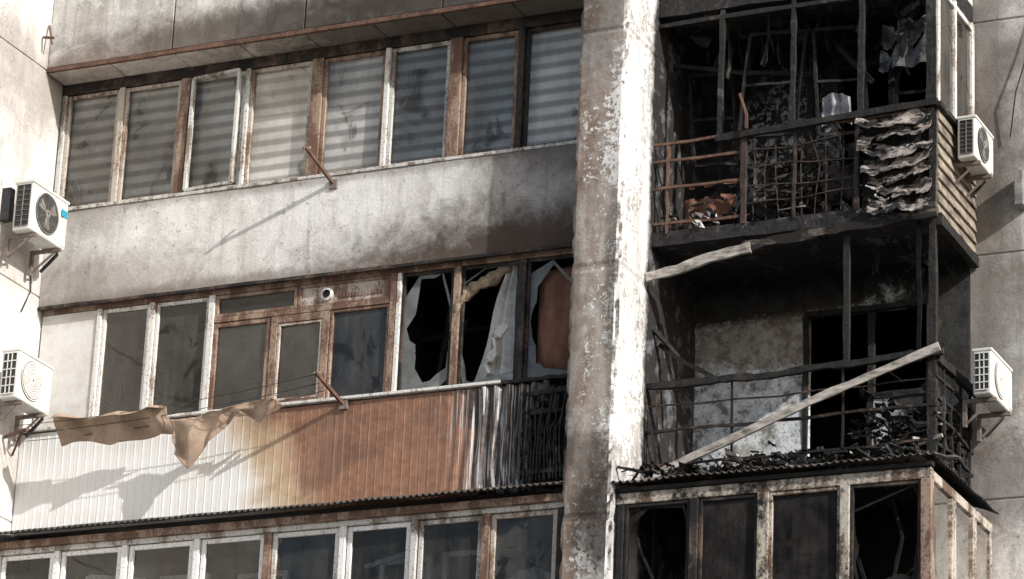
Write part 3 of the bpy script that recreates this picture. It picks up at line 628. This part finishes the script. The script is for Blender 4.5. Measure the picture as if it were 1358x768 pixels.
def debris(name,x0,x1,y0,y1,zf,h,n,seed,mats=('char','ashd','rustb','plank'),wt=(.58,.22,.13,.07)):
    r=random.Random(seed);bm=bmesh.new()
    for k in range(n):
        x=r.uniform(x0,x1);y=r.uniform(y0,y1);z=zf+abs(r.gauss(0,h*.5));mi=r.choices(range(len(mats)),wt)[0];t=r.random()
        a=r.uniform(0,math.pi);e=r.gauss(0,.3)
        if t<.5:
            L=r.uniform(.08,.4);d=Vector((math.cos(a)*math.cos(e),math.sin(a)*.5,math.sin(e)))*L/2
            c=Vector((x,y,z));SW(bm,[c-d,c,c+d],r.uniform(.008,.035),r.uniform(.008,.04),.006,.06,mi,rnd=r)
        else:
            s=r.uniform(.05,.2);nn=4;c=Vector((x,y,z));ax=Vector((math.cos(a),math.sin(a),r.uniform(-.5,.5))).normalized();bx=ax.cross(Vector((r.random(),r.random(),1))).normalized()
            V=[[bm.verts.new(c+ax*s*(i/nn-.5)+bx*s*(j/nn-.5)*r.uniform(.8,1.2)+Vector((r.uniform(-1,1),r.uniform(-1,1),r.uniform(-1,1)))*s*.12) for j in range(nn+1)] for i in range(nn+1)]
            for i in range(nn):
                for j in range(nn):
                    if r.random()<.85:
                        f=bm.faces.new((V[i][j],V[i+1][j],V[i+1][j+1],V[i][j+1]));f.material_index=mi
    return obj(name,bm,list(mats))
debris('fire_debris',.6,3.7,G+.02,1.9,12.14,.24,460,5)
debris('fire_debris',2.9,3.75,G,1.9,12.3,.55,220,15)
debris('fire_debris',.6,3.7,G,1.8,14.97,.22,320,6)
debris('fire_debris',.62,3.8,-.02,.7,11.98,.08,200,9)
debris('fire_debris',1.7,3.7,G+.1,1.9,15.2,.7,340,19)
bm=bmesh.new()
r=random.Random(4)
for k in range(16):
    c=Vector((1.18+r.uniform(-.1,.1),G-.02,15.0+r.uniform(-.04,.08)));V=[bm.verts.new(c+Vector((r.uniform(-.06,.06),r.uniform(-.04,.04),r.uniform(-.05,.05)))) for _ in range(3)];bm.faces.new(V)
obj('plastic_scraps',bm,'whitestuff')
def tow(u,v): return Vector((2.46+u*.34+.03*v*math.sin(u*5),G+.12+.025*math.sin(u*13+v)+.03*nz(u*4,v*4,1),15.99+v*.34+.03*math.sin(u*4)))
grid('towel',tow,30,12,'towel',None)

x1=3.97
bm=bmesh.new()
B(bm,.58,x1,0,.08,11.66,11.78);B(bm,.58,x1,-.02,.1,10.42,10.5)
obj('row3_bay_head',bm,'frm_burn',bld,.008)
box('row3_bay_fascia',.58,x1+.02,-.03,.06,11.785,11.83,'charw',bld)
for i,(x,w,m_) in enumerate(((.64,.07,'charw'),(1.45,.09,'frm_burn2'),(2.20,.12,'frm_burn'),(3.07,.10,'frm_burn'),(3.92,.11,'frm_brn'))): box('row3_bay_post_%d'%i,x-w/2,x+w/2,-.015,.09,10.5,11.66,m_,bld)
pp=[.68,1.40,1.50,2.14,2.26,3.02,3.12,3.865]
for i in range(4):
    sash('row3_bay_%d'%i,pp[2*i],pp[2*i+1],10.51,11.655,.01,['charw','frm_burn2','frm_burn','frm_burn2'][i],'gl3',.035,.05,i in(1,2))
    if i in (0,3): jagged('row3_bay_broken_%d'%i,pp[2*i]+.03,pp[2*i+1]-.03,10.54,11.62,.04,'gl3',(pp[2*i]+pp[2*i+1])/2,11.05,lobe(.95,(2.4+i*.3,.35,.15),(5,.4,.3)),26,40+i,.03)
bm=bmesh.new()
for k in range(9): 
    x=.8+k*.36;SW(bm,[(x,.5+.1*(k%3),11.8),(x+R_.uniform(-.2,.2),.7,11.3),(x+R_.uniform(-.3,.3),.6,10.5)],.03,.04,.01,rnd=R_)
obj('burnt_items_behind_bay_glass',bm,'charw',bld)
bm=bmesh.new();SW(bm,[(.7,.2,11.5),(.78,.25,11.2),(1.0,.3,10.7)],.02,.04,.006,rnd=R_);obj('bent_metal_strip',bm,'ashd',bld)
bm=bmesh.new()
B(bm,x1-.06,x1+.0,.1,2.08,11.66,11.76);B(bm,x1-.06,x1,.1,2.08,10.42,10.5)
for y in (.7,.78,1.4,1.48,2.02): B(bm,x1-.055,x1-.003,y,y+.06,10.5,11.66)
obj('row3_bay_side_frame',bm,'frm_burn',bld,.006)
bm=bmesh.new();bm.faces.new([bm.verts.new(p) for p in((x1-.03,.1,10.5),(x1-.03,2.0,10.5),(x1-.03,2.0,11.66),(x1-.03,.1,11.66))]);obj('row3_bay_side_glass',bm,'gl2b',bld)
box('row3_bay_parapet',.58,x1,0,.1,9.2,10.42,'par1',bld);box('row3_bay_parapet_side',x1-.1,x1-.002,.11,2.09,9.2,10.42,'par1',bld);box('row3_bay_floor',.58,x1-.01,.05,2.09,9.0,9.2,'slab',bld)
box('row3_bay_inner_wall',.58,x1-.3,1.95,2.08,9.3,11.9,'room',bld)
def roof(u,v):
    X=.56+u*3.49;y=G+.05-v*.9;Z=12.10-v*.22+.014*math.sin(X/.08*2*math.pi)+.03*nz(X*1.7,v*2,3)
    return Vector((X,y,Z))
grid('bay_corrugated_roof',roof,420,12,'awn',bld,solid=.006)
def roof2(u,v):
    Y_=.0+u*2.05;return Vector((x1-.25+v*.33,Y_,12.0-v*.14+.012*math.sin(Y_/.08*6.28)+.02*nz(Y_*3,v,2)))
grid('bay_side_roof',roof2,200,4,'char',bld,solid=.006)
for i,(a,b) in enumerate(((0,3),(3.7,6),(7.2,9))): box('lower_bay_%d'%i,.58,x1-.1,.3,2.05,a,b,'lower',bld)

# ------------------------------------------------------------------ air conditioners
def ac(loc,w=.76,h=.56,d=.27,dark=True,sticker=False):
    e=empty('air_conditioner',loc)
    bm=bmesh.new();B(bm,-d,0,0,w,0,h);obj('casing',bm,'ac',e,.02,seg=3)
    bm=bmesh.new();B(bm,-d-.01,.012,-.008,w+.008,h-.03,h+.006);obj('lid',bm,'ac',e,.01)
    cy,cz,r=w*.42,h*.5,h*.39
    bm=bmesh.new()
    bmesh.ops.create_cone(bm,cap_ends=True,segments=48,radius1=r,radius2=r,depth=.012,matrix=Matrix.Translation((.004,cy,cz))@Matrix.Rotation(math.pi/2,4,'Y'));obj('fan_recess',bm,'dark' if dark else 'acdirty',e)
    bm=bmesh.new()
    for k in range(3):
        a=k*2.09
        vs=[(math.cos(a)*.04,math.sin(a)*.04),(math.cos(a+.2)*r*.85,math.sin(a+.2)*r*.85),(math.cos(a+.9)*r*.85,math.sin(a+.9)*r*.85),(math.cos(a+.9)*.04,math.sin(a+.9)*.04)]
        bm.faces.new([bm.verts.new((.0125+.003*(i>1),cy+p[0],cz+p[1])) for i,p in enumerate(vs)])
    obj('fan_blades',bm,'acdirty',e)
    bm=bmesh.new()
    def ring(rr,t,x=.018):
        n=40
        for k in range(n):
            a=k/n*2*math.pi;b=(k+1)/n*2*math.pi
            bm.faces.new([bm.verts.new((x,cy+math.cos(q)*s,cz+math.sin(q)*s)) for q,s in((a,rr-t),(b,rr-t),(b,rr+t),(a,rr+t))])
    for k in range(1,8): ring(r*k/8,.002 if dark else .0115,.0185)
    ring(r,.008,.014);ring(.03,.015,.02)
    for k in range(12):
        a=k/12*2*math.pi;SW(bm,[(.017,cy+math.cos(a)*.04,cz+math.sin(a)*.04),(.017,cy+math.cos(a)*r,cz+math.sin(a)*r)],.003,.003,0,1)
    obj('fan_guard',bm,'ac' if not dark else 'acdirty',e)
    bm=bmesh.new();B(bm,.0,.008,w*.86,w-.02,.03,h-.05);B(bm,-d*.75,-d*.2,w,w+.02,.05,h*.5);obj('service_cover',bm,'ac',e,.004)
    bm=bmesh.new();B(bm,-d+.03,-.03,-.004,.02,.05,h-.05);obj('coil',bm,'dark',e)
    bm=bmesh.new()
    nv,nh=(2,5) if not dark else (1,8)
    for k in range(1,nv+1): x=-d+.03+(d-.06)*k/(nv+1);B(bm,x-.005,x+.005,-.012,-.0045,.05,h-.05)
    for k in range(0,nh+1): z=.05+(h-.1)*k/nh;B(bm,-d+.03,-.03,-.0135,-.005,z-(.006 if not dark else .002),z+(.006 if not dark else .002))
    obj('coil_guard',bm,'ac' if not dark else 'acdirty',e)
    bm=bmesh.new()
    for y in (.1,w-.14):
        B(bm,-d-.14,.02,y,y+.04,-.045,-.005);B(bm,-d-.14,-d-.1,y,y+.04,-.3,-.046)
        SW(bm,[(-d-.12,y+.02,-.28),(-.06,y+.02,-.05)],.02,.02,0,1)
    obj('bracket_arms',bm,'steel',e)
    bm=bmesh.new();SW(bm,[(-d*.5,w+.03,.15),(-d*.6,w+.07,.0),(-d-.1,w+.05,-.2)],.03,.03,.0,.05);obj('pipe',bm,'wire',e)
    if sticker:
        bm=bmesh.new();B(bm,.012,.0165,w*.80,w-.03,h*.64,h*.78);obj('sticker',bm,'sticker',e)
    return e
ac((-6.5,-.64,15.33),.76,.60,.24,True,True)
ac((-6.5,-.60,13.33),.72,.58,.22,False)
ac((4.07,1.2,15.56),.64,.48,.2,True)
ac((4.23,1.2,12.90),.74,.50,.2,False)

# ------------------------------------------------------------------ clothes line brackets and laundry
for b,t in (((-3.17,.38,15.84),(-3.27,-.16,16.10)),((-2.79,.24,13.15),(-2.88,-.3,13.36))):
    e=empty('clothesline_bracket');bm=bmesh.new();SW(bm,[b,t],.03,.035,.002,.2);obj('arm',bm,'rust',e)
    bm=bmesh.new();B(bm,b[0]-.05,b[0]+.05,b[1]-.03,b[1]+.01,b[2]-.06,b[2]+.05);obj('plate',bm,'steel',e,.004)
    bm=bmesh.new();SW(bm,[(t[0]-.01,t[1]-.03,t[2]-.02),(t[0]+.01,t[1]+.1,t[2]+.03)],.02,.02,0);obj('hook',bm,'steel',e)
e=empty('clothesline_bracket');bm=bmesh.new();SW(bm,[(-6.93,-.1,13.05),(-6.6,-.15,13.1)],.03,.03,.003);SW(bm,[(-6.93,.1,12.9),(-6.7,-.1,13.1)],.02,.02,.003);obj('arm',bm,'rust',e)
cl=empty('clothesline');bm=bmesh.new()
for dy,dz in ((0,0),(.12,-.06),(.24,-.11)):
    pts=[];a=Vector((-6.7,-.25+dy,13.12+dz));b=Vector((-2.88,-.28+dy,13.34+dz))
    for i in range(13):
        t=i/12;p=a.lerp(b,t);p.z-=.28*t*(1-t);pts.append(p)
    SW(bm,pts,.006,.006,0,.5)
obj('lines',bm,'wire',cl)
def clothA(u,v):
    X=-6.22+u*1.42;s=v-.35
    y=-.2+.16*s*2;Z=13.20-.10*u*(1-u)-.38*abs(v-.3)*(1.0 if v>.3 else .5)+.012*math.sin(u*9+v*4)+.07*nz(u*3,v*3,5)*v
    f=.05*abs(math.sin(u*11+nz(u*3,v,1)*2))+.09*nz(u*5,v*1.5,9)
    return Vector((X+.04*nz(v*3,u*2,3)+.05*v*(u-.5),y+f,Z))
grid('draped_cloth',clothA,80,30,'cloth',None,solid=.006)
def clothB(u,v):
    X=-4.76+u*1.32;zt=13.05+.17*u
    drop=.5*max(0,1-abs(u-.16)/.42)+.08+.16*max(0,1-abs(u-.82)/.2)
    X2=X+(.05*(1-u))*v+.015*math.sin(v*9+u*7)
    f=.06*abs(math.sin(u*12+v*2))+.09*nz(u*6,v*1.5,4)
    return Vector((X2,-.14+f+.04*v,zt-drop*v-.02*abs(math.sin(u*9))+.02*nz(u*5,v*4,2)))
grid('draped_cloth',clothB,90,30,'cloth',None,solid=.006)

bm=bmesh.new();SW(bm,[(4.62,2.06,18),(4.45,2.03,17.2),(4.28,2.0,16.6),(4.2,2.05,16.1)],.012,.012,0,.1);SW(bm,[(4.95,2.07,13.9),(4.55,2.04,13.45)],.015,.015,0);SW(bm,[(4.6,2.06,13.7),(4.5,2.05,13.45),(4.8,2.06,13.4)],.012,.012,0);obj('wall_cable',bm,'wire')
bm=bmesh.new();B(bm,4.28,4.38,1.9,2.09,15.25,15.65);obj('wall_small_box',bm,'acdirty',None,.01)  # plain grey box simplifying a small item behind the air conditioner
bm=bmesh.new();SW(bm,[(XL+.015,-.5,13.1),(XL+.02,-.35,12.85),(XL+.02,-.3,12.5),(XL+.015,-.1,12.2)],.01,.01,0,.1);SW(bm,[(XL+.02,.1,15.2),(XL+.02,.15,14.9),(XL+.02,.0,14.6)],.012,.012,0);obj('wall_cable',bm,'wire')
bm=bmesh.new();B(bm,XL,XL+.12,-.6,-.5,15.5,15.9);obj('wall_bracket_box',bm,'dark',None,.01)
bm=bmesh.new();SW(bm,[(-6.93,-.1,18.0),(-6.75,-.15,17.95)],.03,.03,.003);SW(bm,[(-6.93,.0,18.2),(-6.8,-.1,17.9)],.02,.02,.003);obj('wall_hook',bm,'rust',None)

bm=bmesh.new();s=1500;bm.faces.new([bm.verts.new(p) for p in((-s,-s,0),(s,-s,0),(s,s,0),(-s,s,0))]);obj('ground',bm,'asphalt')

# ------------------------------------------------------------------ light
D=Vector((-1.9,.72,-1.14)).normalized()
l=bpy.data.lights.new('sun','SUN');l.energy=5;l.angle=math.radians(.5);l.color=(1,.965,.92)
lo=bpy.data.objects.new('sun',l);lo.rotation_euler=D.to_track_quat('-Z','Y').to_euler();lo.location=(20,-20,30);col.objects.link(lo)
w=bpy.data.worlds.new('World');sc.world=w;w.use_nodes=True;nt=w.node_tree
sky=nt.nodes.new('ShaderNodeTexSky');sky.sky_type='NISHITA';sky.sun_disc=False
S=-D;sky.sun_elevation=math.asin(S.z);sky.sun_rotation=math.atan2(S.x,S.y);sky.dust_density=2
bg=nt.nodes['Background'];nt.links.new(sky.outputs[0],bg.inputs[0]);bg.inputs[1].default_value=.14

# ------------------------------------------------------------------ camera
cam=bpy.data.cameras.new('camera');co=bpy.data.objects.new('camera',cam);col.objects.link(co)
Rv=Vector((.91,.4124,.0431));Dn=Vector((-.1049,.3295,-.9383));Fw=Vector((-.4012,.8493,.3431))
m3=Matrix((Rv,-Dn,-Fw)).transposed()
co.matrix_world=Matrix.Translation((13.984,-31.119,1.601))@m3.to_4x4()
cam.sensor_width=36;cam.lens=120.2;cam.clip_end=5000
sc.camera=co
sc.view_settings.view_transform='Standard';sc.view_settings.look='None';sc.view_settings.exposure=0
